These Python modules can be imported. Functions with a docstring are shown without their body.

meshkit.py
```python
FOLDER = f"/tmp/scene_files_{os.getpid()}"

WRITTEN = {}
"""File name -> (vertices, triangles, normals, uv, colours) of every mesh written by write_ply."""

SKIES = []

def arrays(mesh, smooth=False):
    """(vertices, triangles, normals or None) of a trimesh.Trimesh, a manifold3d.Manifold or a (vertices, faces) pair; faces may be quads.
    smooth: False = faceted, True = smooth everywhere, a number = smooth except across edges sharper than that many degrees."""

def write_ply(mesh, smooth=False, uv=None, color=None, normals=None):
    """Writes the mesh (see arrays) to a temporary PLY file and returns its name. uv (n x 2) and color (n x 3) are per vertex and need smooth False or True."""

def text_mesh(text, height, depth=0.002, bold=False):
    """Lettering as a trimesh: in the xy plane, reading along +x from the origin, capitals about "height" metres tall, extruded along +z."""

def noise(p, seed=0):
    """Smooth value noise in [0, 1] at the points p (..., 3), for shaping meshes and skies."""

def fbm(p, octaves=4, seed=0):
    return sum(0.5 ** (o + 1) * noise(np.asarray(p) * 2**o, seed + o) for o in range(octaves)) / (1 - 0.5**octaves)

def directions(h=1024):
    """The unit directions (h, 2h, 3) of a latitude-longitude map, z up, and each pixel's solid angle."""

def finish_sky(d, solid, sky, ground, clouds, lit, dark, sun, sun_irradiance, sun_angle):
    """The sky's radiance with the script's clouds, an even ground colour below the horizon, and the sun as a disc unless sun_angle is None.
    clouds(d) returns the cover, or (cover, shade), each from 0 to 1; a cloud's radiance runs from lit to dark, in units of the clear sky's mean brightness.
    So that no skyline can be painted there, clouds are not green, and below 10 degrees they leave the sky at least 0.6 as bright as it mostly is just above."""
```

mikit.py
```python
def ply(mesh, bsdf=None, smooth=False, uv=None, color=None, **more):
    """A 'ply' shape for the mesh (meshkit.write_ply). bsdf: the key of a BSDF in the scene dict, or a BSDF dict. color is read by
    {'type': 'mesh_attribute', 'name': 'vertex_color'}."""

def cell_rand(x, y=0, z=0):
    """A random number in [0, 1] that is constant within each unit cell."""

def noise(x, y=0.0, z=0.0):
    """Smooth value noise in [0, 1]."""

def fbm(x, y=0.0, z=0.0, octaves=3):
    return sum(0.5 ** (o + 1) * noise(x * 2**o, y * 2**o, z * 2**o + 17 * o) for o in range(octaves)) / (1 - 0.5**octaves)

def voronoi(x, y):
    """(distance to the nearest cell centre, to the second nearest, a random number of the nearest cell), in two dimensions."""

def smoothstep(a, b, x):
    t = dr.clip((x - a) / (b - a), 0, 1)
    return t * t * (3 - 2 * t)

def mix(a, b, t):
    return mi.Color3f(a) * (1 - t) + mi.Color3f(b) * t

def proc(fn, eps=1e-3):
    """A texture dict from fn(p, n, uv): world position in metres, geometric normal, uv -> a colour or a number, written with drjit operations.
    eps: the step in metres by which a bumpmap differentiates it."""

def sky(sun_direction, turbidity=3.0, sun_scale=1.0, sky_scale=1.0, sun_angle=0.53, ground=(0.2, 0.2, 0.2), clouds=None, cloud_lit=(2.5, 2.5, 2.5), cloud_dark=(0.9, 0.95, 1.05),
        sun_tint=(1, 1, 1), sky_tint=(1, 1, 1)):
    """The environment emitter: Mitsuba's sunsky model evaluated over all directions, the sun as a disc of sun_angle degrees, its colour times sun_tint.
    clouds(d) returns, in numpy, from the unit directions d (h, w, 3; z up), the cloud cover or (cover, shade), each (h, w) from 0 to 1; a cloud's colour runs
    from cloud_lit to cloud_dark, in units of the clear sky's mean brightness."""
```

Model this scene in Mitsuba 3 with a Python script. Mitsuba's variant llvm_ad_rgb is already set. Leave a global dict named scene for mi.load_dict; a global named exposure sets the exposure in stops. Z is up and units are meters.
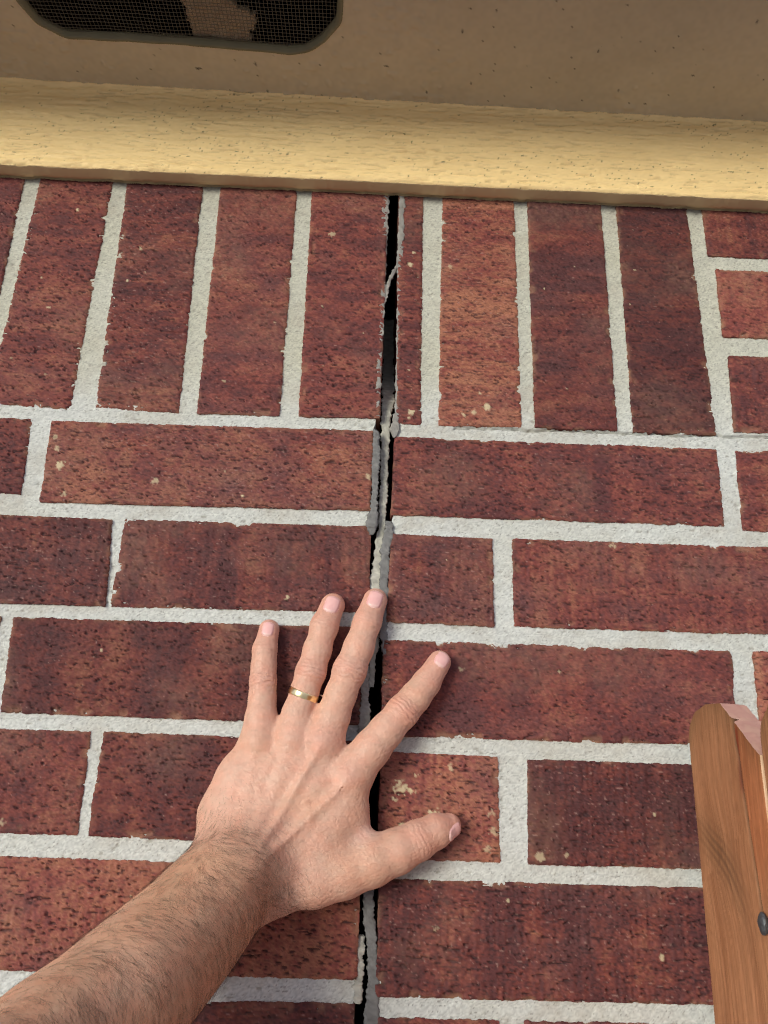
import math, random
import numpy as np, trimesh, mitsuba as mi, drjit as dr
import mikit, meshkit
from mikit import proc, fbm, noise, smoothstep, mix, ply
from shapely.geometry import Polygon, Point
import shapely
import shapely.affinity

T = mi.ScalarTransform4f
scene = {'type': 'scene'}
labels = {}
rng = np.random.default_rng(7)

# ------------------------------------------------------------------ camera, sky, exposure
EYE = np.array([0.0, -0.5297, 1.80])
FWD = np.array([0.01442448, 0.95285032, 0.30309766])
UP = np.array([-0.03408508, -0.30248445, 0.95254468])
scene['camera'] = {
    'type': 'perspective', 'fov': 2 * math.degrees(math.atan(384 / 750)), 'fov_axis': 'x',
    'near_clip': 0.02, 'far_clip': 400.0,
    'to_world': T().look_at(origin=EYE.tolist(), target=(EYE + FWD).tolist(), up=UP.tolist()),
}
scene['sky'] = mikit.sky((-0.70, -1.0, 0.18), turbidity=2.5, sun_scale=0.8, sun_angle=24, sun_tint=(0.62, 1.09, 3.2),
                         clouds=lambda d: 0.85 + 0.15 * meshkit.fbm(d * 3.0, 3, 5),
                         cloud_lit=(1.78, 1.96, 2.45), cloud_dark=(.86, .95, 1.2), ground=(0.3, 0.29, 0.26))
exposure = 2.88


# ------------------------------------------------------------------ helpers
def N(p, seed=0):
    return meshkit.noise(p, seed)


def F(p, o=3, seed=0):
    return meshkit.fbm(p, o, seed)


def sstep(a, b, x):
    t = np.clip((x - a) / (b - a), 0, 1)
    return t * t * (3 - 2 * t)


def lerp(a, b, t):
    t = np.asarray(t)[..., None]
    return np.asarray(a) * (1 - t) + np.asarray(b) * t


def numbered(key):
    if key not in scene:
        return key
    k = 1
    while f'{key}_{k:03d}' in scene:
        k += 1
    return f'{key}_{k:03d}'


def put(key, mesh, bsdf, smooth=False, color=None, label=None, category=None, kind=None, group=None, **more):
    key = numbered(key)
    scene[key] = ply(mesh, bsdf, smooth=smooth, color=color, **more)
    info = {k: v for k, v in (('label', label), ('category', category), ('kind', kind), ('group', group)) if v}
    if info:
        labels[key] = info
    return key


def grid_faces(nu, nv, keep=None):
    i = np.arange(nu * nv).reshape(nv, nu)
    q = np.stack([i[:-1, :-1], i[:-1, 1:], i[1:, 1:], i[1:, :-1]], -1).reshape(-1, 4)
    if keep is not None:
        q = q[keep.ravel()[q].all(1)]
    return np.vstack([q[:, [0, 1, 2]], q[:, [0, 2, 3]]])


def compact(v, f, *attrs):
    used = np.zeros(len(v), bool)
    used[f] = True
    m = np.cumsum(used) - 1
    return (v[used], m[f]) + tuple(a[used] for a in attrs)


def box(x0, x1, y0, y1, z0, z1, bevel=0.0):
    if bevel <= 0:
        m = trimesh.creation.box((x1 - x0, y1 - y0, z1 - z0))
        m.apply_translation(((x0 + x1) / 2, (y0 + y1) / 2, (z0 + z1) / 2))
        return m
    pts = []
    for a in (x0, x1):
        for b in (y0, y1):
            for c in (z0, z1):
                s = [1 if v == lo else -1 for v, lo in ((a, x0), (b, y0), (c, z0))]
                for k in range(3):
                    p = np.array([a, b, c], float)
                    for j in range(3):
                        if j != k:
                            p[j] += s[j] * bevel
                    pts.append(p)
    return trimesh.convex.convex_hull(np.array(pts))


def cat(ms):
    return trimesh.util.concatenate(ms)


def spline(pts, n):
    from scipy.interpolate import PchipInterpolator
    pts = np.asarray(pts, float)
    t = np.r_[0, np.cumsum(np.linalg.norm(np.diff(pts[:, :3], axis=0), axis=1))]
    return PchipInterpolator(t, pts)(np.linspace(0, t[-1], n))


def attr(name='vertex_color'):
    return {'type': 'mesh_attribute', 'name': name}


def two(b):
    return {'type': 'twosided', 'bsdf': b}


def rgb(c):
    return {'type': 'rgb', 'value': list(map(float, c))}


def princ(c, rough=0.6, spec=0.4, **kw):
    return {'type': 'principled', 'base_color': c if isinstance(c, dict) else rgb(c), 'roughness': rough, 'specular': spec, **kw}


def bump(fn, scale, b, eps=2e-4):
    return {'type': 'bumpmap', 'tex': proc(fn, eps), 'scale': scale, 'bsdf': b}


# ------------------------------------------------------------------ materials
def brick_bump(p, n, uv):
    return 0.6 * noise(p.x * 1100, p.y * 900, p.z * 1500) + 0.4 * noise(p.x * 2300, p.y * 2000, p.z * 2600)


def sand_bump(p, n, uv):
    return 0.55 * noise(p.x * 1000, p.y * 1000, p.z * 1000) + 0.45 * noise(p.x * 2100, p.y * 2100, p.z * 2100)


def skin_bump(p, n, uv):
    a = noise(p.x * 900 + p.z * 500, p.y * 900, p.z * 1000 - p.x * 350)
    b = noise(p.x * 2000, p.y * 2000, p.z * 2000)
    return 0.7 * a + 0.3 * b


scene['mat_brick'] = two(bump(brick_bump, 0.00035, princ(attr(), 0.75, 0.25)))
scene['mat_mortar'] = two(bump(sand_bump, 0.0004, princ(attr(), 0.9, 0.15)))
scene['mat_skin'] = two(bump(skin_bump, 0.00026, princ(attr(), 0.5, 0.35, sheen=0.15)))
scene['mat_nail'] = two(princ(attr(), 0.28, 0.5, clearcoat=0.4, clearcoat_gloss=0.9))
scene['mat_paint'] = two(princ(attr(), 0.62, 0.3))
scene['mat_wood'] = two(bump(sand_bump, 0.00012, princ(attr(), 0.78, 0.2)))
scene['mat_sealant'] = two(bump(sand_bump, 0.00025, princ(attr(), 0.7, 0.3)))
scene['mat_hair'] = two(princ((0.055, 0.032, 0.02), 0.5, 0.4))
scene['mat_gold'] = two(princ((.93, .74, .42), 0.22, 0.5, metallic=1.0))
scene['mat_nailhead'] = two(princ((0.09, 0.09, 0.095), 0.5, 0.5, metallic=0.6))
scene['mat_wire'] = two(princ((0.11, 0.09, 0.06), 0.6, 0.3))
scene['mat_felt'] = two(princ((0.015, 0.015, 0.016), 0.9, 0.1))
scene['mat_shingle'] = two(princ((0.07, 0.065, 0.06), 0.9, 0.1))
scene['mat_ground'] = two(princ(proc(lambda p, n, uv: mix((0.40, 0.385, 0.36), (0.50, 0.48, 0.45), fbm(p.x * 3, p.y * 3))), 0.95, 0.1))
scene['mat_plainmortar'] = two(princ((0.5, 0.49, 0.45), 0.9, 0.15))
scene['mat_plainbrick'] = two(princ(attr(), 0.8, 0.2))
scene['mat_insulation'] = two(princ(attr(), 0.9, 0.1))

# ------------------------------------------------------------------ ground
gs = 120.0
put('ground', ([[-gs, -gs, 0], [gs, -gs, 0], [gs, gs, 0], [-gs, gs, 0]], [[0, 1, 2, 3]]), 'mat_ground', kind='structure')

# ------------------------------------------------------------------ brick wall
# corners of each brick face on the wall, millimetres (x, z): top left, top right, bottom right, bottom left
BRICKS = {'S0': [[-372.2, 2272.0], [-307.2, 2272.0], [-307.9, 2045.7], [-372.9, 2046.5]],
 'S1': [[-292.9, 2272.0], [-232.2, 2272.0], [-235.8, 2043.5], [-299.5, 2046.0]],
 'S2': [[-219.5, 2272.0], [-156.0, 2272.0], [-152.5, 2043.4], [-216.3, 2045.5]],
 'S3': [[-139.8, 2272.0], [-75.1, 2272.0], [-75.0, 2044.0], [-137.9, 2043.2]],
 'S4': [[-61.4, 2272.0], [3.5, 2272.0], [2.4, 2045.3], [-59.6, 2043.7]],
 'S5': [[12.9, 2272.0], [33.1, 2272.0], [34.1, 2041.1], [16.0, 2041.6]],
 'S6': [[50.6, 2272.0], [111.6, 2272.0], [112.3, 2042.0], [48.4, 2041.2]],
 'S7': [[123.7, 2272.0], [186.1, 2272.0], [186.9, 2041.6], [123.2, 2041.6]],
 'S8': [[200.6, 2272.0], [260.3, 2272.0], [264.0, 2041.2], [199.7, 2041.2]],
 'R0': [[274.3, 2271.8], [519.3, 2271.8], [520.2, 2205.3], [275.2, 2205.3]],
 'R1': [[280.1, 2191.7], [525.1, 2191.7], [524.4, 2128.1], [279.4, 2128.1]],
 'R2': [[281.5, 2109.9], [526.5, 2109.9], [523.8, 2044.3], [278.8, 2044.3]],
 'A0': [[-508.8, 2034.7], [-263.8, 2033.2], [-260.9, 1972.8], [-505.9, 1973.5]],
 'A1': [[-247.3, 2032.2], [-2.3, 2033.4], [-2.4, 1969.7], [-245.3, 1967.6]],
 'RA1': [[14.7, 2029.5], [262.7, 2028.6], [262.4, 1966.7], [13.6, 1967.1]],
 'RA2': [[278.2, 2028.7], [523.2, 2028.7], [521.4, 1964.4], [276.4, 1964.4]],
 'B0': [[-436.3, 1956.9], [-191.3, 1955.6], [-187.1, 1891.8], [-432.1, 1892.1]],
 'B1': [[-181.5, 1956.3], [-2.0, 1957.3], [-0.6, 1893.9], [-183.6, 1891.9]],
 'RB1': [[14.0, 1951.8], [88.4, 1950.9], [88.4, 1886.5], [12.1, 1887.6]],
 'RB2': [[103.5, 1951.1], [348.5, 1951.1], [348.4, 1886.9], [103.4, 1886.9]],
 'C0': [[-503.9, 1882.4], [-258.9, 1881.7], [-258.8, 1821.8], [-503.8, 1822.7]],
 'C1': [[-249.2, 1881.6], [-3.7, 1882.1], [-3.3, 1816.2], [-247.2, 1817.6]],
 'RC1': [[10.7, 1874.1], [256.8, 1873.8], [254.1, 1810.1], [10.5, 1809.4]],
 'RC2': [[272.9, 1873.9], [517.9, 1873.9], [516.3, 1810.3], [271.3, 1810.3]],
 'D0': [[-430.1, 1806.1], [-185.1, 1806.4], [-184.8, 1742.8], [-429.8, 1741.9]],
 'D1': [[-175.8, 1806.7], [-2.2, 1805.1], [-2.5, 1740.6], [-177.6, 1741.8]],
 'RD1': [[10.8, 1799.1], [89.4, 1798.1], [89.8, 1733.4], [10.8, 1733.2]],
 'RD2': [[109.9, 1796.7], [354.9, 1796.7], [353.7, 1732.7], [108.7, 1732.7]],
 'E0': [[-250.1, 1728.4], [0.0, 1726.5], [-0.7, 1664.5], [-246.9, 1665.0]],
 'RE1': [[12.4, 1721.2], [269.8, 1720.8], [266.2, 1656.2], [11.9, 1655.6]],
 'F1': [[-246.4, 1649.1], [-1.4, 1651.0], [-1.4, 1592.2], [-246.4, 1590.7]],
 'RF1': [[13.5, 1643.9], [87.5, 1643.9], [87.7, 1589.0], [11.7, 1588.5]],
 'RF2': [[103.5, 1644.2], [348.5, 1644.2], [347.4, 1586.8], [102.4, 1586.8]]}
# tone: 0 plum .. 1 orange brown, lightness, grey
LOOK = {'S0': (.25, 1.0, .1), 'S1': (.42, 1.0, .1), 'S2': (.28, .95, .15), 'S3': (.35, 1.0, .2), 'S4': (.36, 1.02, .1), 'S5': (.3, 1.0, .0), 'S6': (.72, 1.05, .0),
        'S7': (.25, .92, .25), 'S8': (.18, .85, .25), 'R0': (.3, .95, .05), 'R1': (.45, 1.1, .0), 'R2': (.25, 1.0, .05), 'A0': (.2, .95, .1), 'A1': (.55, 1.0, .3),
        'RA1': (.25, 1.0, .05), 'RA2': (.35, 1.0, .1), 'B0': (.2, .9, .2), 'B1': (.25, .92, .2), 'RB1': (.38, .95, .45), 'RB2': (.38, 1.0, .2), 'C0': (.2, .9, .1),
        'C1': (.28, .88, .1), 'RC1': (.26, 1.0, .1), 'RC2': (.5, 1.15, .0), 'D0': (.42, .95, .15), 'D1': (.28, .9, .1), 'RD1': (.58, 1.12, .35), 'RD2': (.1, .9, .1),
        'E0': (.6, 1.05, .0), 'RE1': (.2, .95, .1), 'F1': (.2, .9, .1), 'RF1': (.3, 1.0, .1), 'RF2': (.2, 1.0, .1)}
PLUM, RED, ORANGE, GREY = (.100, .031, .031), (.185, .047, .038), (.290, .110, .066), (.125, .064, .062)


def brick(name, quad, res=0.8):
    q = np.asarray(quad, float)
    seed = sum(ord(c) * (i + 3) for i, c in enumerate(name)) % 997
    r = np.random.default_rng(seed)
    tone, light, grey = LOOK.get(name, (.35, 1.0, .1))
    light = .95 + (light - 1) * 1.9
    tone = .34 + (tone - .34) * 1.15
    dragk = r.uniform(.10, .55)
    wid = (np.linalg.norm(q[1] - q[0]) + np.linalg.norm(q[2] - q[3])) / 2
    hei = (np.linalg.norm(q[3] - q[0]) + np.linalg.norm(q[2] - q[1])) / 2
    stand = hei > 1.8 * wid
    nu, nv = int(wid / res) + 2, int(hei / res) + 2
    u, v = np.meshgrid(np.linspace(0, 1, nu), np.linspace(0, 1, nv))
    P = (q[0] * ((1 - u) * (1 - v))[..., None] + q[1] * (u * (1 - v))[..., None] + q[2] * (u * v)[..., None] + q[3] * ((1 - u) * v)[..., None])
    du, dv = np.minimum(u, 1 - u) * wid, np.minimum(v, 1 - v) * hei
    e = np.minimum(du, dv)
    X, Z = P[..., 0].copy(), P[..., 1].copy()
    so = seed * 13.7
    p3 = lambda sx, sz, k=0.0: np.stack([X * sx + so + k * 7.1, np.full_like(X, so * .37 + k * 3.3), Z * sz + k * 5.9], -1)
    # ragged outline
    w = np.exp(-e / 3.0)
    rag = (N(p3(.30, .30, 1)) - .5) * .9 + (N(p3(.8, .8, 2)) - .5) * .8 + (N(p3(.05, .05, 3)) - .5) * .9
    dirx, dirz = np.where(du < dv, np.where(u < .5, -1, 1), 0), np.where(dv <= du, np.where(v < .5, 1, -1), 0)
    X2, Z2 = X + dirx * (rag * w + .35), Z + dirz * (rag * w + .35)
    # relief in millimetres, outwards
    la, lb = (X, Z)
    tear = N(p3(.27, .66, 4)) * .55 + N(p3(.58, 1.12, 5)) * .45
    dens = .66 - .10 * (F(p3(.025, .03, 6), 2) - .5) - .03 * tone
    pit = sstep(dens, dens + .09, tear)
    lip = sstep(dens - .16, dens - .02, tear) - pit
    drag = N(p3(.55, .03, 7) if not stand else p3(.03, .55, 7)) - .5
    h = .35 * (F(p3(.12, .2, 8), 3) - .5) * 2 + dragk * drag * 1.6 + .35 * lip - 1.25 * pit + .45 * (N(p3(.62, .85, 9)) - .5) * 2
    if stand:
        line = N(p3(.012, .33, 10))
        h -= .5 * sstep(.74, .80, line)
    h -= 1.1 * np.exp(-e / .8) * (.4 + .9 * N(p3(.15, .15, 11)))
    chip = sstep(.70, .82, N(p3(.11, .11, 12))) * sstep(7, 1.5, e)
    h -= 1.3 * chip
    h += r.uniform(-.7, .7) + (u - .5) * r.uniform(-.6, .6) + (v - .5) * r.uniform(-.6, .6)
    front = np.stack([X2 / 1000, -h / 1000, Z2 / 1000], -1).reshape(-1, 3)
    # clay colour: bands across the brick, mottling, iron spots with pit shade painted in, pale grit
    along = (X if not stand else Z)
    band = N(np.stack([along * .045 + so, np.zeros_like(X), (Z if not stand else X) * .006 + so], -1)) * .6 + N(np.stack([along * .16 + so, np.zeros_like(X) + 4, (Z if not stand else X) * .012], -1)) * .4
    mott = F(p3(.07, .09, 13), 4)
    fine = F(p3(.5, .6, 14), 2)
    t = np.clip(tone + .75 * (band - .5) + .95 * (mott - .5) + .75 * (fine - .5), 0, 1)
    col = np.where((t < .4)[..., None], lerp(PLUM, RED, t / .4), lerp(RED, ORANGE, (t - .4) / .6))
    stv = N(np.stack([along * .42 + so, np.zeros_like(X) + 9, (Z if not stand else X) * .03], -1))
    t = np.clip(t + .35 * dragk * 2 * (stv - .5), 0, 1)
    col = np.where((t < .4)[..., None], lerp(PLUM, RED, t / .4), lerp(RED, ORANGE, (t - .4) / .6))
    g = np.clip(grey * .8 + .9 * (F(p3(.03, .035, 15), 3) - .58), 0, .7)
    col = lerp(col, GREY, g)
    col = col * light * (.62 + .76 * N(p3(.95, 1.1, 16)))[..., None] * (.88 + .24 * N(p3(.42, .5, 26)))[..., None]
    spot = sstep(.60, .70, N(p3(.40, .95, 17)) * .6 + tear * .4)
    col = lerp(col, np.array([.040, .018, .019]), .85 * np.maximum(spot * .8, pit))  # pits and flecks painted darker to deepen their shade, partly iron spots
    grit = sstep(.86, .92, N(p3(.6, .7, 40)))
    col = lerp(col, np.array([.34, .19, .16]), .5 * grit)
    rim = np.exp(-e / 1.5) * sstep(.45, .7, N(p3(.12, .12, 18)))
    col = lerp(col, np.array([.26, .13, .08]), .55 * rim + .5 * chip)
    dust = sstep(.50, .72, F(p3(.022, .016, 19), 4)) * .20 * (.2 + 1.6 * N(p3(.35, .15, 29)))
    col = lerp(col, np.array([.25, .125, .085]), np.clip(dust * (.3 + 1.4 * fine), 0, .45))
    col = col.reshape(-1, 3)
    # grit blobs
    blobs = BLOBS.get(name, [])
    for k in range(int(r.integers(0, 4))):
        blobs = blobs + [(r.uniform(.05, .95), r.uniform(.08, .92), r.uniform(.45, 1.2), r.uniform(.4, .95))]
    Xf, Zf = X.ravel(), Z.ravel()
    for bu, bv, br, ba in blobs:
        c = (q[0] * (1 - bu) * (1 - bv) + q[1] * bu * (1 - bv) + q[2] * bu * bv + q[3] * (1 - bu) * bv)
        d = np.hypot(Xf - c[0], Zf - c[1])
        near = np.where(d < br * 3)[0]
        wob = d[near] + (N(np.stack([Xf[near] * .8, Zf[near] * .8, np.full(len(near), so)], -1)) - .5) * br * 1.6
        a = sstep(br, br * .6, wob) * ba
        col[near] = lerp(col[near], np.array([.55, .44, .28]), a)
        front[near, 1] -= a * .0004
    f = grid_faces(nu, nv)
    idx = np.arange(nu * nv).reshape(nv, nu)
    ring = np.r_[idx[0, :-1], idx[:-1, -1], idx[-1, :0:-1], idx[:0:-1, 0]]
    a = front[ring]
    m = len(ring)
    mid = a + [0, .003, 0]
    back = a.copy()
    back[:, 1] = .092
    V = np.vstack([front, a, mid, back])
    C = np.vstack([col, col[ring], col[ring] * .9, col[ring] * .8])
    k, k2 = np.arange(m), (np.arange(m) + 1) % m
    n0 = nu * nv
    for lo, hi in ((n0, n0 + m), (n0 + m, n0 + 2 * m)):
        f = np.vstack([f, np.stack([lo + k, hi + k, hi + k2], -1), np.stack([lo + k, hi + k2, lo + k2], -1)])
    return V, f, np.clip(C, .012, .8)


BLOBS = {'RD1': [(.17, .34, 4.2, .9), (.27, .36, 2.4, .8), (.12, .45, 1.8, .8), (.45, .58, 3.6, .95), (.14, .75, 2.6, .75), (.20, .70, 2.0, .75), (.6, .12, 2.0, .6), (.3, .22, 1.5, .6), (.93, .55, 2.2, .5), (.95, .72, 2.6, .5), (.9, .88, 2.4, .5), (.04, .05, 2.4, .7)],
         'S6': [(.58, .93, 3.2, .9), (.42, .95, 2.6, .7), (.30, .96, 2.2, .6), (.5, .88, 1.4, .6), (.12, .38, 2.4, .5)],
         'S5': [(.5, .38, 2.0, .9), (.62, .33, 1.4, .8), (.6, .96, 2.2, .9), (.5, .98, 1.2, .8)], 'A1': [(.05, .55, 3.4, .85), (.03, .35, 2.2, .6), (.02, .2, 2.0, .6), (.07, .9, 2.4, .6), (.34, .72, 2.4, .6), (.99, .6, 2.6, .6)],
         'RE1': [(.70, .60, 1.7, .7), (.32, .16, 1.2, .6), (.14, .42, 2.2, .35)],
         'S4': [(.3, .27, 2.6, .6)], 'S2': [(.3, .36, 1.6, .9), (.18, .5, 1.3, .9)], 'S1': [(.6, .2, 1.6, .9), (.5, .62, 1.5, .7), (.33, .5, 1.4, .8)], 'S3': [(.3, .88, 1.4, .6)],
         'RD2': [(.03, .93, 3.4, .6), (.1, .9, 1.6, .5)], 'RC1': [(.22, .3, 2.4, .45)], 'B1': [(.68, .85, 1.7, .8)], 'D0': [(.8, .9, 2.2, .5)], 'RB2': [(.3, .05, 2.2, .6)]}
shade_labels = {'S6': 'orange brown upright brick', 'RD1': 'pinkish half brick with cream spots', 'S5': 'narrow cut sliver of brick beside the open joint', 'E0': 'bright orange red brick behind the forearm',
                'A1': 'long brown brick with pale chips at its left end', 'RB1': 'cut half brick with greyish centre'}
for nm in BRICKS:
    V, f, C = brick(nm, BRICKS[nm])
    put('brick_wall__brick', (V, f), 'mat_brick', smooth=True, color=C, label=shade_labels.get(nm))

# edges of the open joint
ZS = np.array([1.55, 1.65, 1.74, 1.80, 1.88, 1.96, 2.036, 2.05, 2.15, 2.30])
GL = np.array([-1.2, -1.0, -2.2, -2.4, -2.8, -2.2, -1.5, 2.0, 2.6, 3.6]) / 1000
GR = np.array([12.2, 12.2, 11.2, 10.8, 11.0, 13.6, 14.6, 15.8, 14.4, 13.0]) / 1000


def mortar(name, x0, x1, side):
    res = .0008
    z0, z1 = 1.575, 2.275
    nx, nz = int((x1 - x0) / res) + 1, int((z1 - z0) / res) + 1
    X, Z = np.meshgrid(np.linspace(x0, x1, nx), np.linspace(z0, z1, nz))
    if side < 0:
        lim = np.interp(Z[:, 0], ZS, GL) * 1000 - .8 + (N(np.stack([Z[:, 0] * 300, Z[:, 0] * 0, Z[:, 0] * 0], -1)) - .5) * 1.5
        X = x0 + (X - x0) * ((lim / 1000 - x0) / (x1 - x0))[:, None]
    else:
        lim = np.interp(Z[:, 0], ZS, GR) * 1000 + .8 + (N(np.stack([Z[:, 0] * 300, Z[:, 0] * 0 + 3, Z[:, 0] * 0], -1)) - .5) * 1.5
        X = x1 - (x1 - X) * ((x1 - lim / 1000) / (x1 - x0))[:, None]
    D = np.full(X.shape, -50.0)
    xm, zm = X * 1000, Z * 1000
    for q in BRICKS.values():
        q = np.asarray(q)
        lo, hi = q.min(0) - 8, q.max(0) + 8
        rows = np.where((zm[:, 0] > lo[1]) & (zm[:, 0] < hi[1]))[0]
        if not len(rows):
            continue
        sl = slice(rows[0], rows[-1] + 1)
        s = np.full(X[sl].shape, 99.0)
        for i in range(4):
            a, b = q[i], q[(i + 1) % 4]
            d = (b - a) / np.linalg.norm(b - a)
            s = np.minimum(s, -(d[0] * (zm[sl] - a[1]) - d[1] * (xm[sl] - a[0])))
        D[sl] = np.maximum(D[sl], s)
    p3 = lambda k, o: np.stack([xm * k + o, np.full_like(xm, o * 2.7), zm * k], -1)
    grain = (N(p3(.55, 1)) - .5) * .55 + (N(p3(.95, 2)) - .5) * .5
    lump = (F(p3(.11, 3), 3) - .5) * 1.5
    h = -2.4 + grain + lump * .8 + .5 * np.exp(np.minimum(D, 0) / 1.8)
    smear = sstep(.60, .74, F(p3(.045, 4), 3))
    h += smear * .4 * np.exp(-np.abs(D) / 3)
    hole = sstep(.78, .86, N(p3(.38, 5)))
    h -= .6 * hole
    # shrinkage crack under the upright bricks, right of the joint
    crackz = 2040.0 + 2.0 * (N(np.stack([xm * .05, xm * 0, xm * 0], -1)) - .5) + 1.3 * (N(np.stack([xm * .3, xm * 0 + 5, xm * 0], -1)) - .5)
    crack = np.exp(-((zm - crackz) / .75) ** 2) * (xm > 60) * sstep(40, 75, xm)
    h -= 3.5 * crack
    # hollow under the end of the soldier course, upper right
    h -= 1.6 * np.exp(-((xm - 277) / 9) ** 2 - ((zm - 2198) / 5) ** 2)
    h = np.where(D > 4, -8, h)
    tonev = F(p3(.02, 6), 3)
    eave_bounce = sstep(2.03, 2.10, Z)  # eave shade and warm soffit bounce painted into the upper mortar
    col = lerp((.505, .50, .475), (.415, .39, .30), np.clip(.15 + .5 * (tonev - .5) + .55 * eave_bounce, 0, 1))
    col = col * (.72 + .56 * N(p3(1.1, 7)))[..., None]
    dark = sstep(.77, .84, N(p3(.9, 8)))
    col = lerp(col, np.array([.17, .15, .13]), .75 * dark)
    col = lerp(col, np.array([.30, .15, .11]), .5 * sstep(.5, 3, D) * sstep(.4, .7, N(p3(.3, 9))))
    col = lerp(col, np.array([.25, .23, .19]), .6 * hole)
    stain = sstep(.48, .72, F(p3(.03, 16), 3)) * .35
    col = lerp(col, np.array([.36, .31, .25]), stain * (.4 + .9 * N(p3(.25, 17))))
    keep = D < 4.5
    f = grid_faces(nx, nz, keep)
    V = np.stack([X, -h / 1000, Z], -1).reshape(-1, 3)
    C = col.reshape(-1, 3)
    e = -1 if side < 0 else 0
    ln = np.stack([X[:, e], -h[:, e] / 1000, Z[:, e]], -1)
    ln2 = ln.copy()
    ln2[:, 1] = .09
    V, f, C = compact(V, f, C)
    n0, m = len(V), nz
    k = np.arange(m - 1)
    f = np.vstack([f, np.stack([n0 + k, n0 + m + k, n0 + m + k + 1], -1), np.stack([n0 + k, n0 + m + k + 1, n0 + k + 1], -1)])
    V = np.vstack([V, ln, ln2])
    C = np.vstack([C, np.tile([[.28, .27, .25]], (2 * m, 1))])
    put('brick_wall__mortar', (V, f), 'mat_mortar', smooth=True, color=C)


mortar('left', -.42, .003, -1)
mortar('right', .012, .42, 1)


def slab(x0, x1, z0, z1, y):
    return trimesh.Trimesh([[x0, y, z0], [x1, y, z0], [x1, y, z1], [x0, y, z1]], [[0, 1, 2], [0, 2, 3]], process=False)


WX = 1.6
put('brick_wall__mortar', cat([slab(-WX, -.42, 0, 2.42, .0022), slab(.42, WX, 0, 2.42, .0022), slab(-.42, -.003, 0, 1.575, .0022), slab(.014, .42, 0, 1.575, .0022),
                               slab(-.42, .003, 2.275, 2.42, .0022), slab(.013, .42, 2.275, 2.42, .0022)]), 'mat_plainmortar', kind='stuff', label='plain mortar beyond the detailed joints')
put('brick_wall__sheathing', slab(-WX, WX, 0, 2.42, .125), 'mat_felt')
# the rest of the wall, outside the frame
outer, ocol = [], []
r = np.random.default_rng(3)


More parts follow.
